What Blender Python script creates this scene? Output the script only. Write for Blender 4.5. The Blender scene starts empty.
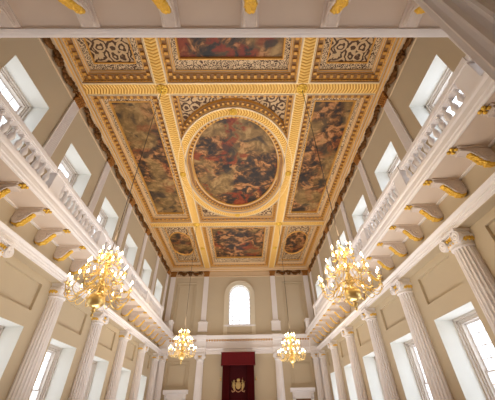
import bpy, math, random
from mathutils import Vector, Matrix
S = bpy.context.scene
COL = S.collection
PI = math.pi
EYE = 1.7

# ------------------------------------------------------------------ camera
pitch, yaw, roll = 0.66019, 0.018316, -0.020312
fw = Vector((math.sin(yaw)*math.cos(pitch), math.cos(yaw)*math.cos(pitch), math.sin(pitch)))
rt0 = Vector((math.cos(yaw), -math.sin(yaw), 0)); up0 = rt0.cross(fw)
rt = math.cos(roll)*rt0 + math.sin(roll)*up0; up = -math.sin(roll)*rt0 + math.cos(roll)*up0
cam = bpy.data.cameras.new('camera'); camo = bpy.data.objects.new('camera', cam); COL.objects.link(camo)
m = Matrix((rt, up, -fw)).transposed().to_4x4(); m.translation = Vector((0.5519, 0, EYE)); camo.matrix_world = m
cam.sensor_width = 36; cam.lens = 279.78/495*36; cam.clip_start = 0.05; cam.clip_end = 500
S.camera = camo

# ------------------------------------------------------------------ world, daylight portals, exposure
S.view_settings.view_transform = 'Standard'; S.view_settings.look = 'None'
S.view_settings.gamma = 1; S.view_settings.use_curve_mapping = False
S.view_settings.exposure = 0.18
S.cycles.use_denoising = True
S.cycles.max_bounces = 10; S.cycles.diffuse_bounces = 6; S.cycles.transparent_max_bounces = 12
S.cycles.sample_clamp_indirect = 8; S.cycles.caustics_reflective = False; S.cycles.caustics_refractive = False
SKY = 1.35; FILL_W = 175
w = bpy.data.worlds.new('overcast_sky'); S.world = w; w.use_nodes = True
nt = w.node_tree; nt.nodes.clear()
o_ = nt.nodes.new('ShaderNodeOutputWorld'); b_ = nt.nodes.new('ShaderNodeBackground'); b_.inputs[1].default_value = SKY
tc = nt.nodes.new('ShaderNodeTexCoord'); sx = nt.nodes.new('ShaderNodeSeparateXYZ'); rm = nt.nodes.new('ShaderNodeMapRange')
rm.inputs[1].default_value = -1; rm.inputs[2].default_value = 1
mx = nt.nodes.new('ShaderNodeMix'); mx.data_type = 'RGBA'
mx.inputs[6].default_value = (1.55, 1.6, 1.65, 1); mx.inputs[7].default_value = (2.5, 2.7, 3.0, 1)
nt.links.new(tc.outputs['Generated'], sx.inputs[0]); nt.links.new(sx.outputs[0], rm.inputs[0])
nt.links.new(rm.outputs[0], mx.inputs[0]); nt.links.new(mx.outputs[2], b_.inputs[0]); nt.links.new(b_.outputs[0], o_.inputs[0])

W = 8.4; YN = -1.8; YF = 32.1
BAY = 4.49; Y0 = 8.72
COLY = [Y0+BAY*i for i in range(-2, 6)]           # -0.26 ... 31.17
WINY = [Y0+BAY*(i+.5) for i in range(-2, 5)]      # seven bays
LW = (1.0, 4.75); UW = (9.0, 13.16); WH = 1.2

def portal(loc, sx_, sy_, rot):
    l = bpy.data.lights.new('daylight_portal', 'AREA'); l.shape = 'RECTANGLE'; l.size = sx_; l.size_y = sy_
    l.cycles.is_portal = True
    o = bpy.data.objects.new('daylight_portal', l); COL.objects.link(o); o.location = loc; o.rotation_euler = rot
for s in (-1, 1):
    for y in WINY:
        for (a, b) in (LW, UW):
            portal((s*(W+1.35), y, (a+b)/2), b-a, 2*WH, (0, s*PI/2, 0))
portal((0, YF+1.35, 11.8), 2.4, 4.5, (-PI/2, 0, 0))

# invented fill lights at floor level, pointing up, added to brighten the interior
for (x, y) in [(sx1*3.6, y1) for y1 in (10.5, 16, 21.5, 27) for sx1 in (-1, 1)]:
    l = bpy.data.lights.new('added_floor_fill', 'AREA'); l.shape = 'RECTANGLE'; l.size = 4.5; l.size_y = 4.5; l.energy = FILL_W; l.spread = 2.3
    l.color = (1, .975, .95)
    o = bpy.data.objects.new('added_floor_fill', l); COL.objects.link(o); o.location = (x, y, .15); o.rotation_euler = (PI, 0, 0)

# ------------------------------------------------------------------ mesh builder
class MB:
    def __init__(s): s.v = []; s.f = []; s.m = []; s.uv = []; s.sm = []; s.mi = 0; s.smooth = False
    def face(s, pts, uv=None, mi=None):
        n = len(s.v); s.v += [tuple(p) for p in pts]; s.f.append(tuple(range(n, n+len(pts))))
        s.m.append(s.mi if mi is None else mi); s.uv.append(uv); s.sm.append(s.smooth)
    def idx(s, base, f, mi=None):
        s.f.append(tuple(base+i for i in f)); s.m.append(s.mi if mi is None else mi); s.uv.append(None); s.sm.append(s.smooth)
    def box(s, x0, y0, z0, x1, y1, z1):
        if x0 > x1: x0, x1 = x1, x0
        if y0 > y1: y0, y1 = y1, y0
        if z0 > z1: z0, z1 = z1, z0
        n = len(s.v); s.v += [(x0,y0,z0),(x1,y0,z0),(x1,y1,z0),(x0,y1,z0),(x0,y0,z1),(x1,y0,z1),(x1,y1,z1),(x0,y1,z1)]
        q = s.smooth; s.smooth = False
        for f in ((3,2,1,0),(4,5,6,7),(0,1,5,4),(1,2,6,5),(2,3,7,6),(3,0,4,7)): s.idx(n, f)
        s.smooth = q; return s
    def rings(s, rings, closed=True, cap=False, loop=False):
        n0 = len(s.v); k = len(rings[0])
        for r in rings: s.v += [tuple(p) for p in r]
        R = len(rings)
        for i in range(R if loop else R-1):
            a = n0+i*k; b = n0+((i+1) % R)*k
            for j in range(k if closed else k-1):
                jj = (j+1) % k
                s.idx(0, (a+j, a+jj, b+jj, b+j))
        if cap:
            s.idx(0, tuple(n0+j for j in range(k))[::-1]); s.idx(0, tuple(n0+(R-1)*k+j for j in range(k)))
        return s
    def lathe(s, prof, n=16, c=(0,0,0), cap=True):
        q = s.smooth; s.smooth = True
        s.rings([[(c[0]+r*math.cos(2*PI*j/n), c[1]+r*math.sin(2*PI*j/n), c[2]+z) for j in range(n)] for r, z in prof], True, cap)
        s.smooth = q; return s
    def tube(s, path, rad, n=6, cap=True):
        q = s.smooth; s.smooth = True
        P = [Vector(p) for p in path]; rs = []
        ref = Vector((0.13, .21, 1)).normalized()
        for i, p in enumerate(P):
            t = (P[min(i+1, len(P)-1)]-P[max(i-1, 0)]).normalized()
            a = t.cross(ref)
            if a.length < .2: a = t.cross(Vector((1, .1, 0)))
            a.normalize(); b = t.cross(a); r = rad[i] if isinstance(rad, (list, tuple)) else rad
            rs.append([p+a*r*math.cos(2*PI*j/n)+b*r*math.sin(2*PI*j/n) for j in range(n)])
        s.rings(rs, True, cap); s.smooth = q; return s
    def prism(s, poly, f0, f1):
        """poly: 2-D points; f0, f1 map a 2-D point to the two end faces"""
        a = [f0(*p) for p in poly]; b = [f1(*p) for p in poly]; n = len(s.v); k = len(poly)
        s.v += a+b
        s.idx(n, tuple(range(k))[::-1]); s.idx(n, tuple(range(k, 2*k)))
        for j in range(k): s.idx(n, (j, (j+1) % k, k+(j+1) % k, k+j))
        return s
    def blob(s, c, r, sc=(1,1,1), n=6):
        q = s.smooth; s.smooth = True
        rs = []
        for i in range(1, 4):
            t = PI*i/4; rs.append([(c[0]+sc[0]*r*math.sin(t)*math.cos(2*PI*(j+.5*i)/n), c[1]+sc[1]*r*math.sin(t)*math.sin(2*PI*(j+.5*i)/n), c[2]+sc[2]*r*math.cos(t)) for j in range(n)])
        n0 = len(s.v); s.rings(rs)
        n1 = len(s.v); s.v += [(c[0], c[1], c[2]+sc[2]*r), (c[0], c[1], c[2]-sc[2]*r)]
        for j in range(n):
            s.idx(0, (n0+j, n1, n0+(j+1) % n)[::1]); s.idx(0, (n0+2*n+(j+1) % n, n1+1, n0+2*n+j))
        s.smooth = q; return s
    def xform(s, fn): s.v = [tuple(fn(*p)) for p in s.v]; return s
    def build(s, name, mats, parent=None, fix=True):
        me = bpy.data.meshes.new(name); me.from_pydata(s.v, [], s.f)
        if not isinstance(mats, (list, tuple)): mats = [mats]
        for mt in mats: me.materials.append(mt)
        for p, mi, sm in zip(me.polygons, s.m, s.sm): p.material_index = mi; p.use_smooth = sm
        if any(u is not None for u in s.uv):
            L = me.uv_layers.new(name='UVMap')
            for p, u in zip(me.polygons, s.uv):
                if u:
                    for li, c in zip(p.loop_indices, u): L.data[li].uv = c
        elif fix:
            import bmesh
            bm = bmesh.new(); bm.from_mesh(me); bmesh.ops.recalc_face_normals(bm, faces=bm.faces); bm.to_mesh(me); bm.free()
        me.update()
        o = bpy.data.objects.new(name, me); COL.objects.link(o)
        if parent: o.parent = parent
        return o

def tag(o, label=None, cat=None, group=None, kind=None):
    if label: o['label'] = label
    if cat: o['category'] = cat
    if group: o['group'] = group
    if kind: o['kind'] = kind
    return o
def struct(o): o['kind'] = 'structure'; return o
def thing(name, label, cat, loc=(0,0,0), rz=0, group=None):
    o = bpy.data.objects.new(name, None); COL.objects.link(o); o.location = loc; o.rotation_euler = (0,0,rz)
    return tag(o, label, cat, group)
def dup(root, loc, rz, label=None):
    r = root.copy(); COL.objects.link(r); r.location = loc; r.rotation_euler = (0,0,rz)
    if label: r['label'] = label
    for ch in list(root.children):
        c = ch.copy(); COL.objects.link(c); c.parent = r
        for g in list(ch.children):
            d = g.copy(); COL.objects.link(d); d.parent = c
    return r
ORD = ['first','second','third','fourth','fifth','sixth','seventh','eighth','ninth','tenth','eleventh','twelfth','thirteenth','fourteenth','fifteenth','sixteenth','seventeenth','eighteenth','nineteenth','twentieth','twenty-first','twenty-second','twenty-third','twenty-fourth']

# ------------------------------------------------------------------ materials
def lin(c): return tuple(((x/255)/12.92 if x/255 <= .04045 else ((x/255+.055)/1.055)**2.4) for x in c)+(1,)
class N:
    def __init__(s, name):
        s.mat = bpy.data.materials.new(name); s.mat.use_nodes = True; s.t = s.mat.node_tree
        s.p = s.t.nodes['Principled BSDF']
    def n(s, typ, **k):
        x = s.t.nodes.new(typ)
        for a, b in k.items(): setattr(x, a, b)
        return x
    def l(s, a, b): s.t.links.new(a, b)
    def coord(s, kind='Object', scale=(1,1,1), off=(0,0,0)):
        c = s.n('ShaderNodeTexCoord'); mp = s.n('ShaderNodeMapping'); s.l(c.outputs[kind], mp.inputs[0])
        mp.inputs['Scale'].default_value = scale; mp.inputs['Location'].default_value = off
        return mp.outputs[0]
    def noise(s, vec, scale, detail=3, rough=.5, dist=0):
        x = s.n('ShaderNodeTexNoise'); s.l(vec, x.inputs['Vector']); x.inputs['Scale'].default_value = scale
        x.inputs['Detail'].default_value = detail; x.inputs['Roughness'].default_value = rough; x.inputs['Distortion'].default_value = dist
        return x
    def ramp(s, fac, stops, interp='LINEAR'):
        x = s.n('ShaderNodeValToRGB'); cr = x.color_ramp; cr.interpolation = interp
        while len(cr.elements) < len(stops): cr.elements.new(.5)
        for e, (p, c) in zip(cr.elements, stops): e.position = p; e.color = c
        s.l(fac, x.inputs[0]); return x.outputs[0]
    def math(s, op, a, b=None, c=None):
        x = s.n('ShaderNodeMath', operation=op)
        for i, q in enumerate((a, b, c)):
            if q is None: continue
            if isinstance(q, (int, float)): x.inputs[i].default_value = q
            else: s.l(q, x.inputs[i])
        return x.outputs[0]
    def mix(s, f, a, b):
        x = s.n('ShaderNodeMix', data_type='RGBA')
        if isinstance(f, (int, float)): x.inputs[0].default_value = f
        else: s.l(f, x.inputs[0])
        for i, q in ((6, a), (7, b)):
            if isinstance(q, tuple): x.inputs[i].default_value = q
            else: s.l(q, x.inputs[i])
        return x.outputs[2]
    def bump(s, h, strength=.3, dist=.02):
        x = s.n('ShaderNodeBump'); s.l(h, x.inputs['Height']); x.inputs['Strength'].default_value = strength; x.inputs['Distance'].default_value = dist
        s.l(x.outputs[0], s.p.inputs['Normal'])
def plain(name, rgb, rough=.6, metal=0, var=.05, vs=2.0, spec=.3, bump=0, bs=40):
    q = N(name); c = lin(rgb); v = q.coord()
    nz = q.noise(v, vs, 4)
    q.l(q.mix(nz.outputs[0], tuple(x*(1-var) for x in c[:3])+(1,), tuple(min(1, x*(1+var)) for x in c[:3])+(1,)), q.p.inputs['Base Color'])
    q.p.inputs['Roughness'].default_value = rough; q.p.inputs['Metallic'].default_value = metal
    q.p.inputs['Specular IOR Level'].default_value = spec
    if bump: q.bump(q.noise(v, bs, 3).outputs[0], bump, .01)
    return q.mat
WALL = plain('wall_paint', (200,185,158), .7, var=.03, vs=.6)
WHITE = plain('white_paint', (240,236,235), .5, var=.02)
REVEAL = plain('reveal_paint', (232,232,226), .6, var=.02)
ARCHP = plain('architrave_paint', (222,212,190), .6, var=.02)
FRAMEP = plain('window_frame_paint', (214,204,194), .5, var=.02)
SOFFIT = plain('soffit_paint', (222,206,190), .6, var=.02)
STONE = plain('grey_scroll_paint', (226,214,205), .6, var=.12, vs=12, bump=.4)
GOLD = plain('gilding', (242,194,80), .4, .5, var=.2, vs=9, spec=.5, bump=.5, bs=25)
GOLDL = plain('gilded_paint', (214,160,80), .5, .25, var=.12, vs=6)
OLDGOLD = plain('dark_gilding', (120,80,38), .5, .3, var=.5, vs=7, bump=.6, bs=14)
CREAM = plain('ceiling_cream', (214,188,154), .6, var=.05)
BRASS = plain('polished_brass', (252,218,144), .3, .8, var=.06, spec=.5)
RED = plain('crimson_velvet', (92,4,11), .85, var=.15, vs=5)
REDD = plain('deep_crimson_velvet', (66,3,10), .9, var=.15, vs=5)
WAX = plain('candle_sleeve', (245,238,220), .5)
STEEL = plain('dark_rod', (92,84,78), .4, .7)
DOORW = plain('door_wood', (120,82,60), .5, var=.15, vs=8)
SLATE = plain('roof_void', (60,55,50), .9)
def emit(name, rgb, st):
    q = N(name); q.p.inputs['Base Color'].default_value = lin(rgb); q.p.inputs['Emission Color'].default_value = lin(rgb); q.p.inputs['Emission Strength'].default_value = st
    return q.mat
BULB = emit('lit_bulb', (255,224,170), 22)
def mk_glass():
    q = N('window_glass'); t = q.n('ShaderNodeBsdfTransparent'); g = q.n('ShaderNodeBsdfGlossy'); g.inputs['Roughness'].default_value = .03
    mxs = q.n('ShaderNodeMixShader'); mxs.inputs[0].default_value = .07
    t.inputs[0].default_value = (.95,.97,.98,1)
    q.l(t.outputs[0], mxs.inputs[1]); q.l(g.outputs[0], mxs.inputs[2])
    q.l(mxs.outputs[0], q.t.nodes['Material Output'].inputs[0]); return q.mat
GLASS = mk_glass()
def mk_braid():     # gilded plaited leaf band, UV: u in metres along, v -1..1 across
    q = N('gilded_guilloche'); c = q.n('ShaderNodeTexCoord'); sp = q.n('ShaderNodeSeparateXYZ'); q.l(c.outputs['UV'], sp.inputs[0])
    av = q.math('ABSOLUTE', sp.outputs[1]); a = q.math('ADD', q.math('MULTIPLY', sp.outputs[0], 6.2), q.math('MULTIPLY', av, .75))
    fr = q.math('FRACT', a); h = q.math('PINGPONG', q.math('MULTIPLY', fr, 2), 1.0)
    edge = q.math('GREATER_THAN', av, .8)
    col = q.ramp(h, [(0, lin((176,118,46))), (.2, lin((224,164,70))), (.5, lin((246,196,100))), (1, lin((252,210,122)))])
    q.l(q.mix(edge, col, lin((246,216,160))), q.p.inputs['Base Color']); q.p.inputs['Roughness'].default_value = .45; q.p.inputs['Metallic'].default_value = .25
    q.bump(q.math('MAXIMUM', h, edge), .8, .05); return q.mat
BRAID = mk_braid()
def mk_scroll(name, scale, dark, light, thr=.5, cov=.5):
    q = N(name); v = q.coord('Object'); 
    vo = q.n('ShaderNodeTexVoronoi'); vo.feature = 'F1'; vo.inputs['Scale'].default_value = scale; vo.inputs['Randomness'].default_value = .55
    nz = q.noise(v, scale*1.7, 2); ad = q.n('ShaderNodeMixRGB'); ad.blend_type = 'ADD'; ad.inputs[0].default_value = .3
    q.l(v, ad.inputs[1]); q.l(nz.outputs[1], ad.inputs[2]); q.l(ad.outputs[0], vo.inputs['Vector'])
    rings = q.math('SINE', q.math('MULTIPLY', vo.outputs['Distance'], 20.0))
    nn = q.noise(v, scale*5, 2, .6); x = q.math('ADD', rings, q.math('MULTIPLY', q.math('SUBTRACT', nn.outputs[0], .5), 2.6))
    col = q.ramp(q.math('MULTIPLY_ADD', x, .5, .5), [(thr-.08, dark), (thr+.08, light)])
    q.l(col, q.p.inputs['Base Color']); q.p.inputs['Roughness'].default_value = .6; q.bump(x, .3, .02)
    return q.mat
SCROLL = mk_scroll('painted_scrollwork', 3.6, lin((84,56,32)), lin((220,190,148)), .36)
SCROLLB = mk_scroll('large_painted_scrollwork', 1.7, lin((84,54,28)), lin((204,172,128)), .42)
def mk_painting(name, seed, warm):
    q = N(name); v = q.coord('Object', (1,1,1), (seed*3.7, seed*1.9, seed))
    big = q.noise(v, .3, 2, .5, .4); fig = q.noise(v, 1.15, 5, .6, 1.0); fin = q.noise(v, 2.6, 3, .6, .8); rd = q.noise(v, .55, 2, .5, .5)
    a = q.math('ADD', q.math('MULTIPLY', fig.outputs[0], .72), q.math('MULTIPLY', fin.outputs[0], .28))
    c = q.ramp(a, [(.38, lin((26,18,16))), (.45, lin((66,44,28))), (.5, lin((112,76,44))), (.54, lin((168,118,74))), (.58, lin((222,162,116))), (.64, lin((178,130,80)))])
    haze = q.ramp(a, [(.35, lin((96,74,46))), (.5, lin((150,118,74))), (.62, lin((196,160,110)))])
    c = q.mix(q.ramp(big.outputs[0], [(.5, (0,0,0,1)), (.58, (1,1,1,1))]), c, haze)
    red = q.ramp(rd.outputs[0], [(.54, (0,0,0,1)), (.6, (1,1,1,1))])
    mk = q.math('MULTIPLY', red, q.ramp(fig.outputs[0], [(.45, (0,0,0,1)), (.5, (1,1,1,1))]))
    c2 = q.mix(q.math('MULTIPLY', mk, warm*.85), c, lin((140,42,22)))
    dk = q.ramp(q.noise(v, .6, 3, .55, .9).outputs[0], [(.38, (1,1,1,1)), (.45, (0,0,0,1))])
    c3 = q.mix(q.math('MULTIPLY', dk, .8), c2, lin((40,32,28)))
    hs = q.n('ShaderNodeHueSaturation'); hs.inputs['Value'].default_value = .72; hs.inputs['Saturation'].default_value = 1.1; q.l(c3, hs.inputs['Color'])
    q.l(hs.outputs[0], q.p.inputs['Base Color']); q.p.inputs['Roughness'].default_value = .55
    return q.mat
def mk_floor():
    q = N('oak_boards'); v = q.coord('Object', (5,.5,1)); br = q.noise(v, 2, 4)
    q.l(q.ramp(br.outputs[0], [(.3, lin((126,92,62))), (.7, lin((178,138,98)))]), q.p.inputs['Base Color']); q.p.inputs['Roughness'].default_value = .4
    return q.mat
FLOOR = mk_floor()

# ------------------------------------------------------------------ the room shell
def panel_wall(us, zs, depth, pos, name, mats):
    """grid wall: depth(u,z) -> None (open) or set-back in metres; pos(u,z,d) -> point. material 0 wall, 1 reveal"""
    mb = MB(); T = 1.25; nu, nz = len(us)-1, len(zs)-1
    D = {}
    for i in range(nu):
        for j in range(nz): D[i, j] = depth((us[i]+us[i+1])/2, (zs[j]+zs[j+1])/2)
    for i in range(nu):
        for j in range(nz):
            d = D[i, j]; u0, u1, z0, z1 = us[i], us[i+1], zs[j], zs[j+1]
            if d is not None:
                mb.face([pos(u0,z0,d), pos(u1,z0,d), pos(u1,z1,d), pos(u0,z1,d)], mi=0)
                mb.face([pos(u0,z0,T), pos(u1,z0,T), pos(u1,z1,T), pos(u0,z1,T)], mi=0)
            for (ni, nj, a, b) in ((i+1, j, (u1,z0), (u1,z1)), (i, j+1, (u0,z1), (u1,z1))):
                if (ni, nj) not in D: continue
                e = D[ni, nj]
                dd = T if d is None else d; ee = T if e is None else e
                if dd != ee:
                    mb.face([pos(*a, dd), pos(*b, dd), pos(*b, ee), pos(*a, ee)], mi=1 if (d is None or e is None) else 0)
    return struct(mb.build(name, mats, fix=False))
def edges(*xs): return sorted(set(round(x, 4) for x in xs))
us = edges(YN, YF+1.25, *[y+s*WH for y in WINY for s in (-1, 1)])
zs = edges(0, LW[0], LW[1], 5.38, 6.5, UW[0], UW[1], 15.95)
def side_depth(u, z):
    inw = any(abs(u-y) < WH for y in WINY)
    if inw and LW[0] < z < LW[1]: return None
    if inw and UW[0] < z < UW[1]: return None
    if inw and 5.38 < z < 6.5: return .12
    return 0
panel_wall(us, zs, side_depth, lambda u, z, d: (-W-d, u, z), 'wall_left', [WALL, REVEAL])
panel_wall(us, zs, side_depth, lambda u, z, d: (W+d, u, z), 'wall_right', [WALL, REVEAL])
# far wall with an arched window and sunk panels
AW = 1.2; AZ0 = 9.62; AZS = 12.78
us = edges(-W-1.25, W+1.25, -AW, AW, -7.35, -5.0, 5.0, 7.35, -6.95, -5.25, 5.25, 6.95)
zs = edges(0, 3.9, 6.2, 8.75, AZ0, AZS, AZS+AW, 14.3, 15.95)
def far_depth(u, z):
    if abs(u) < AW and AZ0 < z < AZS+AW: return None
    if 5.0 < abs(u) < 7.35 and 3.9 < z < 6.2: return .1
    if 5.0 < abs(u) < 7.35 and 8.75 < z < 14.3: return .1
    return 0
fwl = panel_wall(us, zs, far_depth, lambda u, z, d: (u, YF+d, z), 'wall_far', [WALL, REVEAL])
mb = MB()                                   # spandrels that turn the square head into an arch
n = 24
for i in range(n):
    a0, a1 = PI*i/n, PI*(i+1)/n
    p0 = (AW*math.cos(a0), AZS+AW*math.sin(a0)); p1 = (AW*math.cos(a1), AZS+AW*math.sin(a1))
    for d in (0, 1.25): mb.face([(p0[0], YF+d, p0[1]), (p1[0], YF+d, p1[1]), (p1[0], YF+d, AZS+AW), (p0[0], YF+d, AZS+AW)], mi=0)
    mb.face([(p0[0], YF, p0[1]), (p1[0], YF, p1[1]), (p1[0], YF+1.25, p1[1]), (p0[0], YF+1.25, p0[1])], mi=1)
struct(mb.build('trim_1', [WALL, REVEAL], fix=False))
struct(MB().box(-W-1.25, YN-1.25, 0, W+1.25, YN, 15.95).build('wall_near', WALL))
struct(MB().box(-W-1.25, YN-1.25, -.3, W+1.25, YF+1.25, 0).build('floor', FLOOR))

# ------------------------------------------------------------------ ceiling
BZ = 15.9
XO, XB, HB = 8.0, 3.82, .33
YB1, YB2 = 8.37, 21.93; YE0, YE1 = -1.24, 31.5; YC = 15.13
mb = MB()
mb.mi = 0; mb.box(-W-1.25, YN-1.25, 16.75, W+1.25, YF+1.25, 17.1)
def beam(x0, y0, x1, y1, along):
    mb.mi = 1; mb.box(x0, y0, BZ+.002, x1, y1, 16.75)
    L = (y1-y0) if along == 'y' else (x1-x0)
    if along == 'y': mb.face([(x0,y0,BZ),(x0,y1,BZ),(x1,y1,BZ),(x1,y0,BZ)], uv=[(0,-1),(L,-1),(L,1),(0,1)], mi=2)
    else: mb.face([(x0,y0,BZ),(x0,y1,BZ),(x1,y1,BZ),(x1,y0,BZ)], uv=[(0,-1),(0,1),(L,1),(L,-1)], mi=2)
for s in (-1, 1):
    for a, b in ((YE0, YB1-HB), (YB1+HB, YB2-HB), (YB2+HB, YE1)): beam(s*XB-HB, a, s*XB+HB, b, 'y')
for yb in (YB1, YB2): beam(-XO, yb-HB, XO, yb+HB, 'x')
ceil = struct(mb.build('ceiling', [SLATE, CREAM, BRAID], fix=False))
# cornice all round the head of the walls
def rect_loop(mbx, x0, y0, x1, y1, prof, ky=1.0, mats=None):
    rs = [[(x0+d, y0+d*ky, z), (x1-d, y0+d*ky, z), (x1-d, y1-d*ky, z), (x0+d, y1-d*ky, z)] for d, z in prof]
    for i in range(len(rs)-1):
        if mats: mbx.mi = mats[i]
        mbx.rings(rs[i:i+2])
mb = MB()
rect_loop(mb, -W, YN, W, YF, [(0,15.0),(.05,15.03),(.05,15.08),(.02,15.1),(.02,15.62),(.08,15.66),(.08,15.7),(.12,15.72),(.2,15.77),(.26,15.8),(.26,15.86),(.3,BZ),(.40,BZ),(.40,16.75)],
          1.45, [0,0,0,0,1,2,0,0,2,0,0,2,0])
struct(mb.build('trim_2', [CREAM, plain('frieze_ground', (170,140,100), .7, var=.1), GOLDL]))

def modillions(mb, pts, size=(.09,.13,.1)):
    for (x, y, z, tx, ty) in pts:       # tx,ty tangent
        a, b, c = size; nx, ny = -ty, tx
        P = [(x+tx*a*u+nx*b*v_, y+ty*a*u+ny*b*v_, z-c*w_) for w_ in (0, 1) for u, v_ in ((-.5,-.5),(.5,-.5),(.5,.5),(-.5,.5))]
        n0 = len(mb.v); mb.v += P
        for f in ((0,1,2,3),(7,6,5,4),(0,4,5,1),(1,5,6,2),(2,6,7,3),(3,7,4,0)): mb.idx(n0, f)
def rect_pts(x0, y0, x1, y1, z, pitch):
    out = []
    for (ax, ay, bx_, by) in ((x0,y0,x1,y0),(x1,y0,x1,y1),(x1,y1,x0,y1),(x0,y1,x0,y0)):
        L = math.hypot(bx_-ax, by-ay); k = max(2, int(L/pitch)); tx, ty = (bx_-ax)/L, (by-ay)/L
        for i in range(k): t = (i+.5)/k; out.append((ax+(bx_-ax)*t, ay+(by-ay)*t, z, tx, ty))
    return out
FIL = .5       # inset where the mouldings end
def coffer_mould(x0, y0, x1, y1, parent):
    mb = MB()
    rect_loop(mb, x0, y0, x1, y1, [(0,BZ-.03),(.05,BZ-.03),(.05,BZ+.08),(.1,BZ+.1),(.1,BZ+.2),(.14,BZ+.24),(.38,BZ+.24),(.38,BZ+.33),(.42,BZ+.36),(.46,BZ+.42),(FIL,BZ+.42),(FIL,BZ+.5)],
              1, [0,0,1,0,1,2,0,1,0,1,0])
    mb.mi = 1; modillions(mb, rect_pts(x0+.26, y0+.26, x1-.26, y1-.26, BZ+.24, .34), (.14,.18,.1))
    modillions(mb, rect_pts(x0+.085, y0+.085, x1-.085, y1-.085, BZ+.17, .17), (.09,.05,.07))
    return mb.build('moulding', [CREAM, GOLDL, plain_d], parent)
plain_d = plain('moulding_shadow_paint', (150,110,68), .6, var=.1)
PZ = BZ+.6
def annulus(mb, outer, inner, z, zi=None):
    n0 = len(mb.v); k = len(outer)
    mb.v += [(x, y, z) for x, y in outer]+[(x, y, z if zi is None else zi) for x, y in inner]
    for j in range(k): mb.idx(0, (n0+j, n0+(j+1) % k, n0+k+(j+1) % k, n0+k+j))
def rectpts(x0, y0, x1, y1, n):
    out = []
    for (ax, ay, bx_, by) in ((x1,y0,x1,y1),(x1,y1,x0,y1),(x0,y1,x0,y0),(x0,y0,x1,y0)):
        for i in range(n): t = i/n; out.append((ax+(bx_-ax)*t, ay+(by-ay)*t))
    return out
def ellpts(cx, cy, a, b, n): return [(cx+a*math.cos(2*PI*i/n-PI/4), cy+b*math.sin(2*PI*i/n-PI/4)) for i in range(n)]
def rect_painting(lbl, cof, pic, seed, warm):
    c = ((cof[0]+cof[2])/2, (cof[1]+cof[3])/2)
    t = thing('ceiling_painting', lbl, 'painting', (c[0], c[1], PZ), 0, 'painted canvases set in the gilded ceiling')
    q = lambda r: (r[0]-c[0], r[1]-c[1], r[2]-c[0], r[3]-c[1])
    def shift(o): 
        o.data.transform(Matrix.Translation((-c[0], -c[1], -PZ))); return o
    shift(coffer_mould(*cof, t))
    f = MB(); i = (cof[0]+FIL, cof[1]+FIL, cof[2]-FIL, cof[3]-FIL)
    annulus(f, rectpts(*i, 1), rectpts(pic[0]-.08, pic[1]-.08, pic[2]+.08, pic[3]+.08, 1), BZ+.5)
    shift(f.build('scrollwork_border', SCROLL, t))
    g = MB(); rect_loop(g, pic[0]-.09, pic[1]-.09, pic[2]+.09, pic[3]+.09, [(0,BZ+.5),(0,BZ+.46),(.06,BZ+.46),(.09,BZ+.6)])
    shift(g.build('gilt_frame', GOLDL, t))
    p = MB(); p.face([(pic[0],pic[1],PZ),(pic[0],pic[3],PZ),(pic[2],pic[3],PZ),(pic[2],pic[1],PZ)])
    shift(p.build('canvas', mk_painting('painted_canvas', seed, warm), t))
    return t
def oval_corner(lbl, cof, cx, cy, seed):
    c = ((cof[0]+cof[2])/2, (cof[1]+cof[3])/2)
    t = thing('ceiling_painting', lbl, 'painting', (c[0], c[1], PZ), 0, 'painted canvases set in the gilded ceiling')
    def shift(o): 
        o.data.transform(Matrix.Translation((-c[0], -c[1], -PZ))); return o
    shift(coffer_mould(*cof, t))
    i = (cof[0]+FIL, cof[1]+FIL, cof[2]-FIL, cof[3]-FIL); a, b = 1.18, 2.38; K = 48
    # outer scroll band, gold fillet, inner scroll field round the oval
    j = (i[0]+.32, i[1]+.32, i[2]-.32, i[3]-.32)
    f = MB(); annulus(f, rectpts(*i, 1), rectpts(*j, 1), BZ+.5); shift(f.build('scrollwork_border', SCROLL, t))
    g = MB(); rect_loop(g, *j, [(0,BZ+.5),(0,BZ+.47),(.06,BZ+.47),(.06,BZ+.56)]); shift(g.build('gilt_fillet', GOLDL, t))
    h = MB(); annulus(h, rectpts(j[0]+.06, j[1]+.06, j[2]-.06, j[3]-.06, K//4), ellpts(cx, cy, a+.1, b+.1, K), BZ+.56); shift(h.build('scrollwork_field', SCROLLB, t))
    g = MB(); g.smooth = True
    g.rings([[(x, y, z) for x, y in ellpts(cx, cy, a+o, b+o, K)] for o, z in ((.14,BZ+.56),(.12,BZ+.48),(.04,BZ+.48),(0,BZ+.6))])
    shift(g.build('gilt_frame', GOLDL, t))
    p = MB(); p.face([(x, y, PZ) for x, y in ellpts(cx, cy, a, b, K)][::-1]); shift(p.build('canvas', mk_painting('painted_canvas', seed, .5), t))
IL = XB-HB; OL = XB+HB
rect_painting('rectangular painting in the ceiling nearest the camera, cut by the gallery overhead', (-IL, YE0, IL, YB1-HB), (-2.65,.6,2.62,6.92), 1.3, 1.0)
rect_painting('rectangular painting in the ceiling beyond the oval, above the arched window', (-IL, YB2+HB, IL, YE1), (-2.62,23.4,2.62,29.8), 7.7, .9)
rect_painting('long narrow painting in the ceiling to the left of the great oval', (-XO, YB1+HB, -OL, YB2-HB), (-7.2,9.5,-4.9,20.8), 3.1, .5)
rect_painting('long narrow painting in the ceiling to the right of the great oval', (OL, YB1+HB, XO, YB2-HB), (4.9,9.5,7.2,20.8), 5.9, .4)
oval_corner('small oval painting in the far left corner of the ceiling', (-XO, YB2+HB, -OL, YE1), -6.07, 26.65, 11.1)
oval_corner('small oval painting in the far right corner of the ceiling', (OL, YB2+HB, XO, YE1), 6.07, 26.65, 13.6)
oval_corner('small oval painting in the near left ceiling corner, half hidden by the gallery', (-XO, YE0, -OL, YB1-HB), -6.07, 3.6, 17.9)
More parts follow.
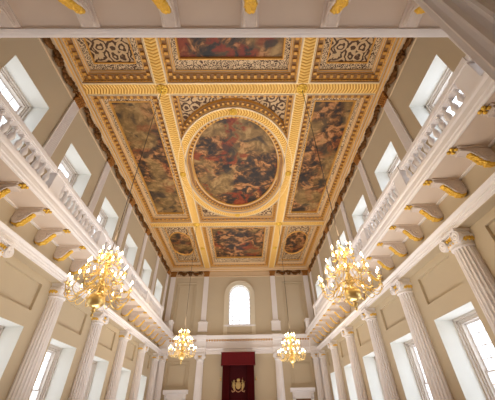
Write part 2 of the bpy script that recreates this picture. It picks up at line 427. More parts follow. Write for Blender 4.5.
oval_corner('small oval painting in the near right ceiling corner, half hidden by the gallery', (OL, YE0, XO, YB1-HB), 6.07, 3.6, 19.2)
# the great oval
t = thing('ceiling_painting', 'great oval painting at the centre of the ceiling in a broad gold ring', 'painting', (0, YC, PZ), 0, 'painted canvases set in the gilded ceiling')
def sh(o): o.data.transform(Matrix.Translation((0, -YC, -PZ))); return o
K = 96
cof = (-IL, YB1+HB, IL, YB2-HB)
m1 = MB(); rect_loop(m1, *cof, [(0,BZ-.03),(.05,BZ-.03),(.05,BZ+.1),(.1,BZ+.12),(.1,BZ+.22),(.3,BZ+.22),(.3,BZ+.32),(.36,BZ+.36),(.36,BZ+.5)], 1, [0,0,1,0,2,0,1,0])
m1.mi = 1; modillions(m1, [p for p in rect_pts(cof[0]+.2, cof[1]+.2, cof[2]-.2, cof[3]-.2, BZ+.22, .32)
                          if (p[0]/4.1)**2+((p[1]-YC)/5.6)**2 > 1.0], (.13,.14,.09))
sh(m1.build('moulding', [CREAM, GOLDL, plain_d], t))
m1 = MB(); annulus(m1, rectpts(*cof, K//4), ellpts(0, YC, 3.9, 5.4, K), BZ+.5); sh(m1.build('scrollwork_border', SCROLLB, t))
def ell_loop(mb, prof, mats):
    for i in range(len(prof)-1):
        mb.mi = mats[i]; mb.rings([[(x, y, z) for x, y in ellpts(0, YC, 3.1+o, 4.55+o, K)] for o, z in prof[i:i+2]])
m1 = MB(); m1.smooth = True
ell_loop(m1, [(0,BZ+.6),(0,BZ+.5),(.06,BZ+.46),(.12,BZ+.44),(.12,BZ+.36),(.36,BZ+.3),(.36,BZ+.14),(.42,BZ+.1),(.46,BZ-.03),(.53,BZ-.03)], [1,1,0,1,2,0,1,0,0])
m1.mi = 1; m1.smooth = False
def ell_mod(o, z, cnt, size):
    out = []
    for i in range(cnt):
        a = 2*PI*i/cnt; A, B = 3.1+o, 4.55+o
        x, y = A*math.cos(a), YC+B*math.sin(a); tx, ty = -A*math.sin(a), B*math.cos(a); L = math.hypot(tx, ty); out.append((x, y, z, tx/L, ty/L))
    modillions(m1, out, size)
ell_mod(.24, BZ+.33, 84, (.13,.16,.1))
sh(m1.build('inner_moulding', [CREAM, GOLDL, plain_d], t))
m1 = MB()
L = 0; E0 = ellpts(0, YC, 3.1+.53, 4.55+.5, K); E1 = ellpts(0, YC, 3.1+1.02, 4.55+1.02, K)
for i in range(K):
    j = (i+1) % K; dl = math.hypot(E0[j][0]-E0[i][0], E0[j][1]-E0[i][1])
    z_ = BZ-.008
    m1.face([(E0[i][0],E0[i][1],z_),(E0[j][0],E0[j][1],z_),(E1[j][0],E1[j][1],z_),(E1[i][0],E1[i][1],z_)], uv=[(L,-1),(L+dl,-1),(L+dl,1),(L,1)], mi=0); L += dl
sh(m1.build('braided_gold_ring', [BRAID], t, fix=False))
m1 = MB(); m1.smooth = True
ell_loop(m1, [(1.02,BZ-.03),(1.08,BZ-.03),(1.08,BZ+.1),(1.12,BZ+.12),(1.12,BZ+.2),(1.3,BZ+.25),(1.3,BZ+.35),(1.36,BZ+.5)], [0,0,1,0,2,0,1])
# keep the outer moulding only where it clears the long beams
keep = [(f, mi, u, sm) for f, mi, u, sm in zip(m1.f, m1.m, m1.uv, m1.sm) if all(abs(m1.v[i][0]) < IL+.02 for i in f)]
m1.f = [k[0] for k in keep]; m1.m = [k[1] for k in keep]; m1.uv = [k[2] for k in keep]; m1.sm = [k[3] for k in keep]
m1.mi = 1; m1.smooth = False
out = []
for i in range(96):
    a = 2*PI*i/96; A, B = 4.32, 5.77; x, y = A*math.cos(a), YC+B*math.sin(a)
    if abs(x) < IL-.15: tx, ty = -A*math.sin(a), B*math.cos(a); Lq = math.hypot(tx, ty); out.append((x, y, BZ+.23, tx/Lq, ty/Lq))
modillions(m1, out, (.13,.16,.1))
sh(m1.build('outer_moulding', [CREAM, GOLDL, plain_d], t))
p = MB(); p.face([(x, y, PZ) for x, y in ellpts(0, YC, 3.12, 4.57, K)][::-1]); sh(p.build('canvas', mk_painting('painted_canvas', 23.4, .9), t))

# gilded bosses where the beams cross
def boss_mesh():
    b = MB(); b.lathe([(.3,0),(.3,-.05),(.24,-.07),(.2,-.05),(.14,-.07),(.1,-.12),(.03,-.15)], 20, (0,0,0))
    for i in range(8): a = 2*PI*i/8; b.blob((.2*math.cos(a), .2*math.sin(a), -.07), .06, (1,1,.8))
    return b
def boss(x, y, lbl, first=[None], s=1.0):
    if first[0] is None:
        b = boss_mesh().build('ceiling_boss', GOLD); first[0] = b
    else:
        b = first[0].copy(); COL.objects.link(b)
    b.location = (x, y, BZ-.01); b.scale = (s, s, 1); tag(b, lbl, 'ceiling boss', 'gilded bosses on the ceiling beams')
boss(-XB, YB1, 'gilded boss over the near left chandelier where beams cross'); boss(XB, YB1, 'gilded boss over the near right chandelier where beams cross')
boss(-XB, YB2, 'gilded boss over the far left chandelier where beams cross'); boss(XB, YB2, 'gilded boss over the far right chandelier where beams cross')
boss(0, YC-4.55-.77, 'small gilded boss on the oval ring, side nearest the camera', s=.75); boss(0, YC+4.55+.77, 'small gilded boss on the oval ring, side nearest the arched window', s=.75)
boss(-XB-.05, YC, 'small gilded boss at the left side of the oval ring', s=.75); boss(XB+.05, YC, 'small gilded boss at the right side of the oval ring', s=.75)
boss(-XB, 26.6, 'small gilded boss on the far left ceiling beam beside a small oval painting', s=.75); boss(XB, 26.6, 'small gilded boss on the far right ceiling beam beside a small oval painting', s=.75)

# ------------------------------------------------------------------ windows
def sash(width, h, cols, rows, fw_=.27):
    """local: u along y, z up, x outward. frame + glazing bars"""
    fr = MB(); hw = width/2
    for (d0, d1, wd) in ((.76,.9,.09),(.84,1.0,fw_*.7),(.9,1.12,fw_)):
        fr.box(d0, -hw, 0, d1, -hw+wd, h); fr.box(d0, hw-wd, 0, d1, hw, h); fr.box(d0, -hw, h-wd, d1, hw, h); fr.box(d0, -hw, 0, d1, hw, wd)
    sa = MB(); a = hw-fw_; b0, b1 = fw_, h-fw_
    for (d0, d1, z0, z1) in ((1.0,1.06,b0,(b0+b1)/2+.03), (1.06,1.12,(b0+b1)/2-.03,b1)):
        sa.box(d0, -a, z0, d1, -a+.06, z1); sa.box(d0, a-.06, z0, d1, a, z1); sa.box(d0, -a, z0, d1, a, z0+.06); sa.box(d0, -a, z1-.06, d1, a, z1)
        for i in range(1, cols): y = -a+2*a*i/cols; sa.box(d0+.01, y-.018, z0, d1-.01, y+.018, z1)
        for j in range(1, rows//2): z = z0+(z1-z0)*j/(rows//2); sa.box(d0+.01, -a, z-.018, d1-.01, a, z+.018)
    gl = MB(); gl.face([(1.09,-a,b0),(1.09,a,b0),(1.09,a,b1),(1.09,-a,b1)])
    return fr, sa, gl
wn = 0; proto = {}
for s in (-1, 1):
    for lvl, (a, b) in (('l', LW), ('u', UW)):
        for y in WINY:
            wn += 1
            if lvl not in proto:
                e = bpy.data.objects.new('window_%d' % wn, None); COL.objects.link(e); struct(e)
                fr, sa, gl = sash(2*WH, b-a, 4, 8, .22 if lvl == 'l' else .2)
                fr.build('window_frame', FRAMEP, e); sa.build('glazing_bars', WHITE, e); gl.build('pane', GLASS, e); proto[lvl] = e
            else:
                e = dup(proto[lvl], (0,0,0), 0); e.name = 'window_%d' % wn
            e.location = (s*W, y, a); e.rotation_euler = (0, 0, 0 if s > 0 else PI)
# arched window
wn += 1
e = bpy.data.objects.new('window_%d' % wn, None); COL.objects.link(e); struct(e); e.location = (0, YF, 0)
def arch_band(mb, r0, r1, y0, y1, z0):
    n = 24; path = [(1, 0, z0)]+[(math.cos(PI*i/n), math.sin(PI*i/n), None) for i in range(n+1)]+[(-1, 0, z0)]
    rs = []
    for c, s_, z in path:
        f = lambda r: (r*c, (AZS+r*s_) if z is None else z)
        a_, b_ = f(r0), f(r1); rs.append([(a_[0], y0, a_[1]), (b_[0], y0, b_[1]), (b_[0], y1, b_[1]), (a_[0], y1, a_[1])])
    mb.rings(rs, True, True)
fr = MB(); arch_band(fr, AW-.1, AW, .3, .5, AZ0); fr.box(-AW, .3, AZ0, AW, .5, AZ0+.1); fr.build('window_frame', WHITE, e)
ar = MB(); arch_band(ar, AW, AW+.12, -.05, .02, AZ0-.02); arch_band(ar, AW+.12, AW+.5, -.1, .02, 8.6); arch_band(ar, AW+.44, AW+.52, -.15, 0, 8.6); ar.build('architrave', ARCHP, e)
gb = MB(); zt = lambda x: AZS+math.sqrt(max(0, (AW-.05)**2-x*x))
for i in range(-2, 3): x = i*.4; gb.box(x-.034, .36, AZ0, x+.034, .42, AZS)
for j in range(0, 8): z = AZ0+.1+j*.44; gb.box(-AW+.05, .36, z-.034, AW-.05, .42, z+.034)
for i in range(1, 6): a = PI*i/6; gb.tube([(.4*math.cos(a), .39, AZS+.4*math.sin(a)), ((AW-.05)*math.cos(a), .39, AZS+(AW-.05)*math.sin(a))], .032, 4)
gb.tube([(.4*math.cos(PI*i/12), .39, AZS+.4*math.sin(PI*i/12)) for i in range(13)], .032, 4)
gb.tube([(.8*math.cos(PI*i/16), .39, AZS+.8*math.sin(PI*i/16)) for i in range(17)], .032, 4)
gb.build('glazing_bars', WHITE, e)
g = MB(); g.face([(AW*math.cos(PI*i/20), .39, AZS+AW*math.sin(PI*i/20)) for i in range(21)]+[(-AW,.39,AZ0),(AW,.39,AZ0)]); g.build('pane', GLASS, e)
sl = MB(); sl.box(-1.75, -.12, AZ0-.2, 1.75, 0.3, AZ0-.02); sl.build('window_sill', WHITE, e)

# ------------------------------------------------------------------ lower order: entablature, columns
def side_band(mb, s, y0, y1, prof):
    """prof: closed polygon of (distance from the wall, z)"""
    mb.prism(prof, lambda d, z: (s*(W-d), y0, z), lambda d, z: (s*(W-d), y1, z))
tn = 2
ARCH = [(-.02,6.8),(.44,6.8),(.44,6.89),(.47,6.9),(.47,6.99),(.5,7.0),(.5,7.08),(.55,7.11),(.59,7.15),(.59,7.18),(.14,7.2),(.14,8.3),(-.02,8.3)]
for s in (-1, 1):
    mb = MB(); side_band(mb, s, YN, YF, ARCH[:10]+[(.14,7.2),(-.02,7.2)])
    mb.mi = 1; side_band(mb, s, YN, YF, [(-.02,7.2),(.14,7.2),(.14,8.3),(-.02,8.3)])
    mb.mi = 1; mb.box(s*W, YN, 6.78, s*(W-.43), YF, 6.8)
    tn += 1; struct(mb.build('trim_%d' % tn, [WHITE, WALL]))
def fluted(mb, r0, r1, h, z0=0, nf=18, c=(0,0), arc=(0, 2*PI)):
    q = mb.smooth; mb.smooth = False
    rs = []; st = 5
    for z, r in [(z0, r0), (z0+h*.33, r0*.995), (z0+h*.66, r0+(r1-r0)*.5), (z0+h, r1)]:
        ring = []
        for k in range(nf):
            for t, dep in ((.08,0),(.22,.6),(.5,1),(.78,.6),(.92,0)):
                a = 2*PI*(k+t)/nf; rr = r-dep*r*.17; ring.append((c[0]+rr*math.cos(a), c[1]+rr*math.sin(a), z))
        rs.append(ring)
    mb.rings(rs, True, True); mb.smooth = q
def make_column(lbl):
    t = thing('fluted_column', lbl, 'column', group='white fluted half columns of the lower storey')
    sh_ = MB(); fluted(sh_, .395, .335, 5.75, .45); sh_.build('shaft', WHITE, t)
    b = MB(); b.box(-.52,-.52,0,.52,.52,.16); b.lathe([(.5,.16),(.53,.22),(.5,.28),(.44,.3),(.43,.34),(.48,.37),(.48,.41),(.43,.45)], 28); b.build('base', WHITE, t)
    c = MB()                                 # ionic capital, faces +x
    c.lathe([(.365,6.18),(.39,6.2),(.39,6.24),(.37,6.25),(.4,6.32),(.44,6.4)], 28)
    c.box(-.42,-.46,6.7,.42,.46,6.74); c.box(-.44,-.48,6.74,.44,.48,6.78); c.box(-.32,-.4,6.45,.32,.4,6.7)
    for sy in (-1, 1):
        for x0, x1 in ((.3,.42), (-.42,-.3)):
            # volute disc with a raised spiral
            cy, cz = sy*.37, 6.5; k = 18
            c.rings([[(x, cy+r*math.cos(2*PI*j/k), cz+r*math.sin(2*PI*j/k)) for j in range(k)] for x, r in ((x0,.17),(x0,.2),(x1,.2),(x1,.15))], True, True)
            xs = x1 if x1 > 0 else x0
            c.tube([(xs, cy-sy*(.19-.15*i/26)*math.cos(i*.42-1.2), cz+(.19-.15*i/26)*math.sin(1.2-i*.42+PI*0)) for i in range(27)], [.028-.014*i/26 for i in range(27)], 5)
            c.blob((xs, cy, cz), .045)
        c.rings([[(x, sy*.37+r*math.cos(2*PI*j/14), 6.5+r*math.sin(2*PI*j/14)) for j in range(14)] for x, r in ((-.36,.18),(-.18,.13),(0,.11),(.18,.13),(.36,.18))], True, True)
    c.build('capital', WHITE, t)
    g = MB()
    for sx_ in (1, -1):
        for i in range(5): g.blob((sx_*.38, -.22+.11*i, 6.56), .062, (.8,.8,1.2))
    for sy in (-1, 1):
        for i in range(5): g.blob((-.2+.1*i, sy*.44, 6.44+.02*(i % 2)), .075, (1,.8,1.4))
    for i in range(20): a = 2*PI*i/20; g.blob((.41*math.cos(a), .41*math.sin(a), 6.37), .04)
    g.build('gilded_ornament', GOLD, t)
    return t
cx_ = W-.16
col0 = None
def put_col(x, y, rz, lbl):
    global col0
    if col0 is None: col0 = make_column(lbl); col0.location = (x, y, 0); col0.rotation_euler = (0,0,rz)
    else: dup(col0, (x, y, 0), rz, lbl)
for s, nm in ((-1, 'left'), (1, 'right')):
    seen = COLY[1:]
    for i, y in enumerate(seen):
        if i == len(seen)-1: l = 'white fluted column on the %s wall, last before the far corner' % nm; 
        else: l = 'white fluted half column on the %s wall, %s from the camera' % (nm, ORD[i])
        put_col(s*cx_, y, 0 if s < 0 else PI, l)
    put_col(s*3.92, YF-.2, -PI/2, 'white fluted half column on the far wall %s of the red canopy' % nm)
    put_col(s*7.72, YF-.2, -PI/2, 'white fluted half column in the %s corner of the far wall' % nm)
put_col(2.66, .8, PI/2, 'large fluted column close by the camera at the upper right edge of the view')
put_col(-2.72, .8, PI/2, 'free fluted column under the entrance gallery, left of the camera')

# far-wall entablature
mb = MB()
def far_band(mb, x0, x1, prof): mb.prism(prof, lambda d, z: (x0, YF-d, z), lambda d, z: (x1, YF-d, z))
FP = [(-.02,6.8),(.1,6.8),(.1,6.98),(.14,7.0),(.14,7.2),(.2,7.3),(.2,7.36),(.08,7.38),(.08,7.95),(.16,8.0),(.16,8.12),(.34,8.14),(.4,8.3),(.46,8.42),(.46,8.5),(.02,8.56),(-.02,8.56)]
far_band(mb, -W, W, FP)
for x in (-7.72, -3.92, 3.92, 7.72):
    far_band(mb, x-.5, x+.5, [(0,6.8),(.52,6.8),(.52,6.98),(.56,7.0),(.56,7.2),(.6,7.3),(.6,7.36),(.5,7.38),(.5,7.95),(.54,8.0),(.54,8.12),(.62,8.14),(.68,8.3),(.7,8.5),(0,8.56)])
tn += 1; struct(mb.build('trim_%d' % tn, WHITE))
mb = MB()
x = -W+.1
while x < W-.1:
    mb.box(x, YF-.33, 7.98, x+.14, YF-.14, 8.13); x += .27
tn += 1; struct(mb.build('trim_%d' % tn, GOLDL))
mb = MB(); far_band(mb, -W, W, [(0,8.5),(.12,8.5),(.12,8.62),(.06,8.7),(0,8.7)]); far_band(mb, -1.3, 1.3, [(0,8.8),(.05,8.8),(.05,9.4),(0,9.4)]); tn += 1; struct(mb.build('trim_%d' % tn, WALL))

mb = MB()
for s in (-1, 1):
    for (z0, z1) in ((3.9,6.2),(8.75,14.3)):
        for (a, b, c_, d_) in ((5.0,7.35,z0,z1),(5.32,7.03,z0+.3,z1-.3)):
            w_ = .045
            for (p, q_, r_, t_) in ((a,a+w_,c_,d_),(b-w_,b,c_,d_),(a,b,c_,c_+w_),(a,b,d_-w_,d_)):
                mb.box(s*p, YF-.05 if a == 5.0 else YF+.03, r_, s*q_, YF+.11, t_)
tn += 1; struct(mb.build('trim_%d' % tn, WALL))
# ------------------------------------------------------------------ galleries
GX = W-7.05      # 1.35 m projection
GP = [(0,8.25),(1.12,8.25),(1.12,8.2),(1.2,8.2),(1.2,8.25),(GX-.1,8.25),(GX-.1,8.3),(GX-.03,8.34),(GX-.03,8.5),(GX,8.54),(GX,8.68),(GX-.02,8.7),(GX-.02,8.78),(GX+.03,8.84),(GX+.05,8.92),(0,8.92)]
for s in (-1, 1):
    mb = MB(); mb.mi = 0
    mb.prism([(0,8.25),(1.34,8.25),(1.34,8.76),(0,8.76)], lambda d, z: (s*(W-d), 2.62, z), lambda d, z: (s*(W-d), YF, z))
    mb.mi = 1; mb.prism([(1.34,8.24),(1.37,8.24),(1.38,8.29),(1.41,8.31),(1.41,8.4),(1.43,8.43),(1.43,8.55),(1.4,8.58),(1.4,8.64),(1.44,8.7),(1.45,8.78),(1.34,8.78)],
                        lambda d, z: (s*(W-d), 2.62, z), lambda d, z: (s*(W-d), YF, z))
    tn += 1; struct(mb.build('trim_%d' % tn, [SOFFIT, WHITE]))
# sunk panel ribs between consoles on the soffit
    mb = MB(); mb.box(s*(W-.14), 2.62, 8.2, s*(W-.24), YF, 8.25)
    tn += 1; struct(mb.build('trim_%d' % tn, WHITE))
for s in (-1, 1):
    mb = MB()
    for i in range(len(WINY)-1):
        mb.box(s*W, WINY[i]+WH, 8.78, s*(W-.06), WINY[i+1]-WH, 9.15)
    mb.box(s*W, WINY[-1]+WH, 8.78, s*(W-.06), YF, 9.15); mb.box(s*W, 2.7, 8.78, s*(W-.05), YF, 9.0)
    tn += 1; struct(mb.build('trim_%d' % tn, WHITE))
# near gallery overhead
mb = MB(); yo = 2.68
mb.prism([(YN,8.25),(yo-.22,8.25),(yo-.22,8.9),(YN,8.9)], lambda y, z: (-W, y, z), lambda y, z: (W, y, z))
mb.mi = 1; mb.prism([(yo-.22,8.2),(yo-.16,8.2),(yo-.14,8.24),(yo-.08,8.24),(yo-.08,8.28),(yo-.01,8.3),(yo,8.5),(yo+.02,8.66),(yo-.02,8.78),(yo+.03,8.92),(yo-.22,8.92)], lambda y, z: (-W, y, z), lambda y, z: (W, y, z))
mb.mi = 1; mb.prism([(.55,6.8),(1.5,6.8),(1.5,7.2),(1.6,7.34),(1.2,7.36),(1.2,8.25),(.55,8.25)], lambda y, z: (-W, y, z), lambda y, z: (W, y, z))
tn += 1; struct(mb.build('trim_%d' % tn, [SOFFIT, WHITE]))

# consoles
def make_console(lbl):
    t = thing('scroll_bracket', lbl, 'bracket', group='grey and gold scroll brackets under the galleries')
    P = [(0,-.05),(1.0,-.05),(1.0,-.16),(.88,-.17),(.76,-.18),(.68,-.22),(.6,-.3),(.53,-.41),(.46,-.51),(.36,-.6),(.24,-.64),(.12,-.61),(.04,-.53),(0,-.4)]
    b = MB(); b.prism(P, lambda d, z: (d, -.13, z), lambda d, z: (d, .13, z)); b.box(0,-.19,-.05,1.06,.19,0)
    for sy in (-1, 1):
        b.tube([(d, sy*.12, z+.012) for d, z in P[2:]], .028, 5)
        sp = [(.25+(.27-.24*i/34)*math.cos(.4-i*.36)*1.0, sy*.13, -.36+(.27-.24*i/34)*math.sin(.4-i*.36)) for i in range(35)]
        b.tube(sp, [.03-.012*i/34 for i in range(35)], 5)
        b.tube([(.98,sy*.13,-.1),(.75,sy*.13,-.12),(.6,sy*.13,-.16),(.48,sy*.13,-.26)], .022, 5)
        b.blob((.25, sy*.13, -.36), .045)
    b.build('scroll', STONE, t)
    g = MB(); rnd = random.Random(5)
    for i in range(22):
        u = i/21; k = 5.0+u*6.9; j = min(int(k), len(P)-2); f = k-j
        x = P[j][0]*(1-f)+P[j+1][0]*f; z = P[j][1]*(1-f)+P[j+1][1]*f
        for yy in (-.06, 0, .06): g.blob((x+rnd.uniform(-.015,.015), yy+rnd.uniform(-.02,.02), z-.02+rnd.uniform(-.01,.01)), .062+.01*math.sin(i*1.7), (1.1,.9,.8))
    g.build('gilded_acanthus', GOLD, t)
    r = MB()
    for a in range(4): r.blob((1.13+.1*math.cos(a*PI/2+.78), .1*math.sin(a*PI/2+.78), -.05), .07, (1,1,.7))
    r.blob((1.15, 0, -.05), .045); 
    r.build('gilded_rosette', GOLD, t)
    return t
con0 = None
def put_con(x, y, rz, lbl):
    global con0
    if con0 is None: con0 = make_console(lbl); con0.location = (x, y, 8.25); con0.rotation_euler = (0,0,rz)
    else: dup(con0, (x, y, 8.25), rz, lbl)
for s, nm in ((-1, 'left'), (1, 'right')):
    for i in range(19):
        y = Y0-BAY+BAY/3*(i-0)+.25
        if y > YF-.3: break
        put_con(s*(W-.14), y, 0 if s < 0 else PI, 'grey scroll bracket with gilded underside beneath the %s gallery, %s from the camera end' % (nm, ORD[i]))
for i, x in enumerate((-4.25, -2.6, -.93, .72, 2.4, 4.08)):
    put_con(x, 1.37, PI/2, 'grey scroll bracket under the gallery overhead, %s from the left' % ORD[i])
    for o in [o for o in COL.objects if o.parent and o.parent.name.startswith('scroll_bracket') and o.parent.location.y < 2 and o.name.startswith('gilded_rosette')]: bpy.data.objects.remove(o)

# balustrades: one section per bay, pedestals between
def make_balustrade(L, n, lbl):
    t = thing('balustrade', lbl, 'balustrade', group='white balustrade sections along the galleries')
    r = MB(); r.box(-.14,-L/2,.88,.14,L/2,.94); r.box(-.17,-L/2,.94,.17,L/2,1.08); r.box(-.14,-L/2,1.08,.14,L/2,1.14); r.build('handrail', WHITE, t)
    r = MB(); r.box(-.17,-L/2,0,.17,L/2,.12); r.box(-.14,-L/2,.12,.14,L/2,.17); r.build('plinth', WHITE, t)
    b = MB(); b.box(-.085,-.085,.17,.085,.085,.23)
    b.lathe([(.07,.23),(.045,.27),(.06,.31),(.1,.4),(.112,.47),(.095,.55),(.06,.66),(.045,.72),(.042,.77),(.065,.79),(.045,.81),(.07,.83)], 12); b.box(-.08,-.08,.83,.08,.08,.88)
    b0 = b.build('baluster', WHITE, t)
    for i in range(n):
        o = b0 if i == 0 else b0.copy()
        if i: COL.objects.link(o)
        o.parent = t; o.location = (0, -L/2+(i+.5)*L/n, 0)
    return t
ped = None
bal = None
PX = W-1.2; GB = 8.78
for s, nm in ((-1, 'left'), (1, 'right')):
    for i, y in enumerate(COLY[1:]):
        lbl = 'white pedestal in the %s gallery balustrade, %s from the camera end' % (nm, ORD[i])
        if ped is None:
            b = MB(); b.box(-.2,-.36,0,.2,.36,.14); b.box(-.16,-.31,.14,.16,.31,.92); b.box(-.2,-.36,.92,.2,.36,1.14); ped = b.build('balustrade_pedestal', WHITE); p_ = ped
        else: p_ = ped.copy(); COL.objects.link(p_)
        p_.location = (s*PX, y if i < 6 else YF-.65, GB); tag(p_, lbl, 'pedestal', 'white pedestals between balustrade sections')
    for i in range(6):
        a = COLY[i+1]+.37; b_2 = (COLY[i+2]-.37) if i < 5 else YF-.74; 
        if i == 5: b_2 = YF-1.02
        lbl = 'white balustrade section of the %s gallery, %s from the camera end' % (nm, ORD[i])
        if i < 5 :
            if bal is None: bal = make_balustrade(COLY[2]-COLY[1]-.74, 11, lbl); bal.location = (s*PX, (a+b_2)/2, GB)
            else: dup(bal, (s*PX, (a+b_2)/2, GB), 0, lbl)
    # short first section beside the entrance gallery
    t = make_balustrade(COLY[1]-.37-2.65, 4, 'short white balustrade section of the %s gallery nearest the camera' % nm); t.location = (s*PX, (COLY[1]-.37+2.65)/2, GB)

# ------------------------------------------------------------------ upper order: fluted pilasters
def make_pilaster(wd, lbl):
    t = thing('fluted_pilaster', lbl, 'pilaster', group='white fluted pilasters of the upper storey')
    s_ = MB(); hw = wd/2; nf = 7; H0, H1 = 1.2, 6.12; zt = []
    pts = [(-hw, 0), (-hw, .1)]
    for k in range(nf):
        c = -hw+.05+(wd-.1)*(k+.5)/nf; q = (wd-.1)/nf*.36
        pts += [(c-q, .1), (c-q*.6, .075), (c+q*.6, .075), (c+q, .1)]
    pts += [(hw, .1), (hw, 0)]
    s_.prism(pts, lambda y, d: (d, y, H0), lambda y, d: (d, y, H1)); s_.build('shaft', WHITE, t)
    b = MB(); b.box(0,-hw-.2,0,.22,hw+.2,.85); b.box(0,-hw-.24,.85,.26,hw+.24,.95); b.box(0,-hw-.12,.95,.18,hw+.12,1.08); b.box(0,-hw-.03,1.12,.13,hw+.03,1.2); b.build('base', WHITE, t)
    c = MB(); rnd = random.Random(3)
    c.box(0,-hw,6.14,.08,hw,6.66); c.box(0,-hw-.08,6.64,.2,hw+.08,6.72); c.box(0,-hw-.02,6.1,.13,hw+.02,6.15)
    for r_ in range(3):
        for k in range(5): c.blob((.12+.04*r_, -hw-.03+(wd+.06)*(k+.5*(r_ % 2)+.25)/5, 6.24+.15*r_), .09, (.8,.8,1.2))
    for sy in (-1, 1): c.blob((.16, sy*(hw-.0), 6.56), .11)
    c.build('capital', OLDGOLD2, t); return t
OLDGOLD2 = plain('aged_gilding', (172,118,58), .5, .35, var=.35, vs=6, bump=.6, bs=14)
pil = make_pilaster(.56, 'x'); used = [False]
def put_pil(x, y, rz, lbl):
    x += .02*math.cos(rz)*1; y += .02*math.sin(rz)
    if not used[0]: used[0] = True; pil.location = (x, y, 8.92); pil.rotation_euler = (0,0,rz); pil['label'] = lbl
    else: dup(pil, (x, y, 8.92), rz, lbl)
for s, nm in ((-1, 'left'), (1, 'right')):
    for i, y in enumerate(COLY[1:]):
        put_pil(s*W, y, 0 if s < 0 else PI, 'white fluted pilaster above the %s gallery, %s from the camera end' % (nm, ORD[i]))
    put_pil(s*3.92, YF, -PI/2, 'white fluted pilaster %s of the arched window' % nm)
    put_pil(s*7.86, YF, -PI/2, 'white fluted pilaster in the upper %s corner of the far wall' % nm)

# garlands on the frieze
def make_garland(L, seed):
    g = MB(); rnd = random.Random(seed)
    def clump(y, z, R, n, r):
        for k in range(n):
            a = rnd.uniform(0, 6.3); q = R*math.sqrt(rnd.random())
            g.blob((.09+.08*(1-q/R)+.03*rnd.random(), y+q*math.cos(a)*1.2, z+q*math.sin(a)), r*rnd.uniform(.7,1.2), (.9,rnd.uniform(.8,1.4),rnd.uniform(.7,1.2)), 5)
    for half in (-1, 1):
        for i in range(24):
            t = i/23; y = half*(L*.10+t*L*.34); z = .42-.26*math.sin(PI*t); r = .045+.10*math.sin(PI*t)**1.5
            for k in range(4):
                a = rnd.uniform(0, 6.3); g.blob((.09+.03*rnd.random(), y+rnd.uniform(-.05,.05), z+.6*r*math.sin(a)), r*rnd.uniform(.5,.9), (.8,rnd.uniform(.8,1.7),rnd.uniform(.7,1.2)), 5)
        clump(half*L*.46, .3, .2, 22, .08)
        g.tube([(.08, half*L*.44, .3), (.1, half*L*.40, .5), (.07, half*L*.35, .44), (.09, half*L*.31, .52)], [.06,.06,.05,.02], 5)
        g.tube([(.08, half*.1, .3), (.1, half*.28, .47), (.07, half*.4, .4), (.09, half*.55, .5)], [.06,.07,.05,.02], 5)
    clump(0, .28, .24, 34, .09)
    return g
ga = make_garland(3.35, 4).build('garland', OLDGOLD); first = True
def put_gar(x, y, rz, lbl, sc=1.0):
    global first
    o = ga if first else ga.copy()
    if not first: COL.objects.link(o)
    first = False; o.location = (x, y, 15.1); o.rotation_euler = (0,0,rz); o.scale = (1.15, sc, 1.0 if sc == 1.0 else 1.12); tag(o, lbl, 'garland', 'gilded garlands along the frieze')
for s, nm in ((-1, 'left'), (1, 'right')):
    for i in range(1, 7):
        put_gar(s*(W-.05), WINY[i], 0 if s < 0 else PI, 'dark gilded garland on the %s frieze, %s from the camera end' % (nm, ORD[i-1]))
    put_gar(s*5.89, YF-.05, -PI/2, 'dark gilded garland on the far frieze in the %s bay' % nm, .82)
put_gar(0, YF-.03, -PI/2, 'long dark gilded garland on the far frieze above the arched window', 1.5) if False else None

# ------------------------------------------------------------------ far wall furnishings
t = thing('throne_canopy', 'crimson draped canopy of state against the far wall under the arched window', 'canopy', (-.1, YF, 0))
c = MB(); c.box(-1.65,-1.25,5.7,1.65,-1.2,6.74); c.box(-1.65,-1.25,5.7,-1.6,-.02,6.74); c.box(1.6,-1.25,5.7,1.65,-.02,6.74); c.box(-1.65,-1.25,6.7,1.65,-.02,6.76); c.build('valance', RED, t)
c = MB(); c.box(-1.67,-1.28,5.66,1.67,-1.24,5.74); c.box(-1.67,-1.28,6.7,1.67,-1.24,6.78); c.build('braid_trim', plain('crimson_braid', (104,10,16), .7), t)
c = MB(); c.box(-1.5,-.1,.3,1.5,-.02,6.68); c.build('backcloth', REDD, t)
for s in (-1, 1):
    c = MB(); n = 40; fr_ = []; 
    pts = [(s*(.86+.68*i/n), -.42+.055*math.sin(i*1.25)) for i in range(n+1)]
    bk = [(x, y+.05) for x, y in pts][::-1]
    c.prism(pts+bk, lambda x, y: (x, y, .3), lambda x, y: (x, y, 6.7)); c.build('curtain', RED, t)
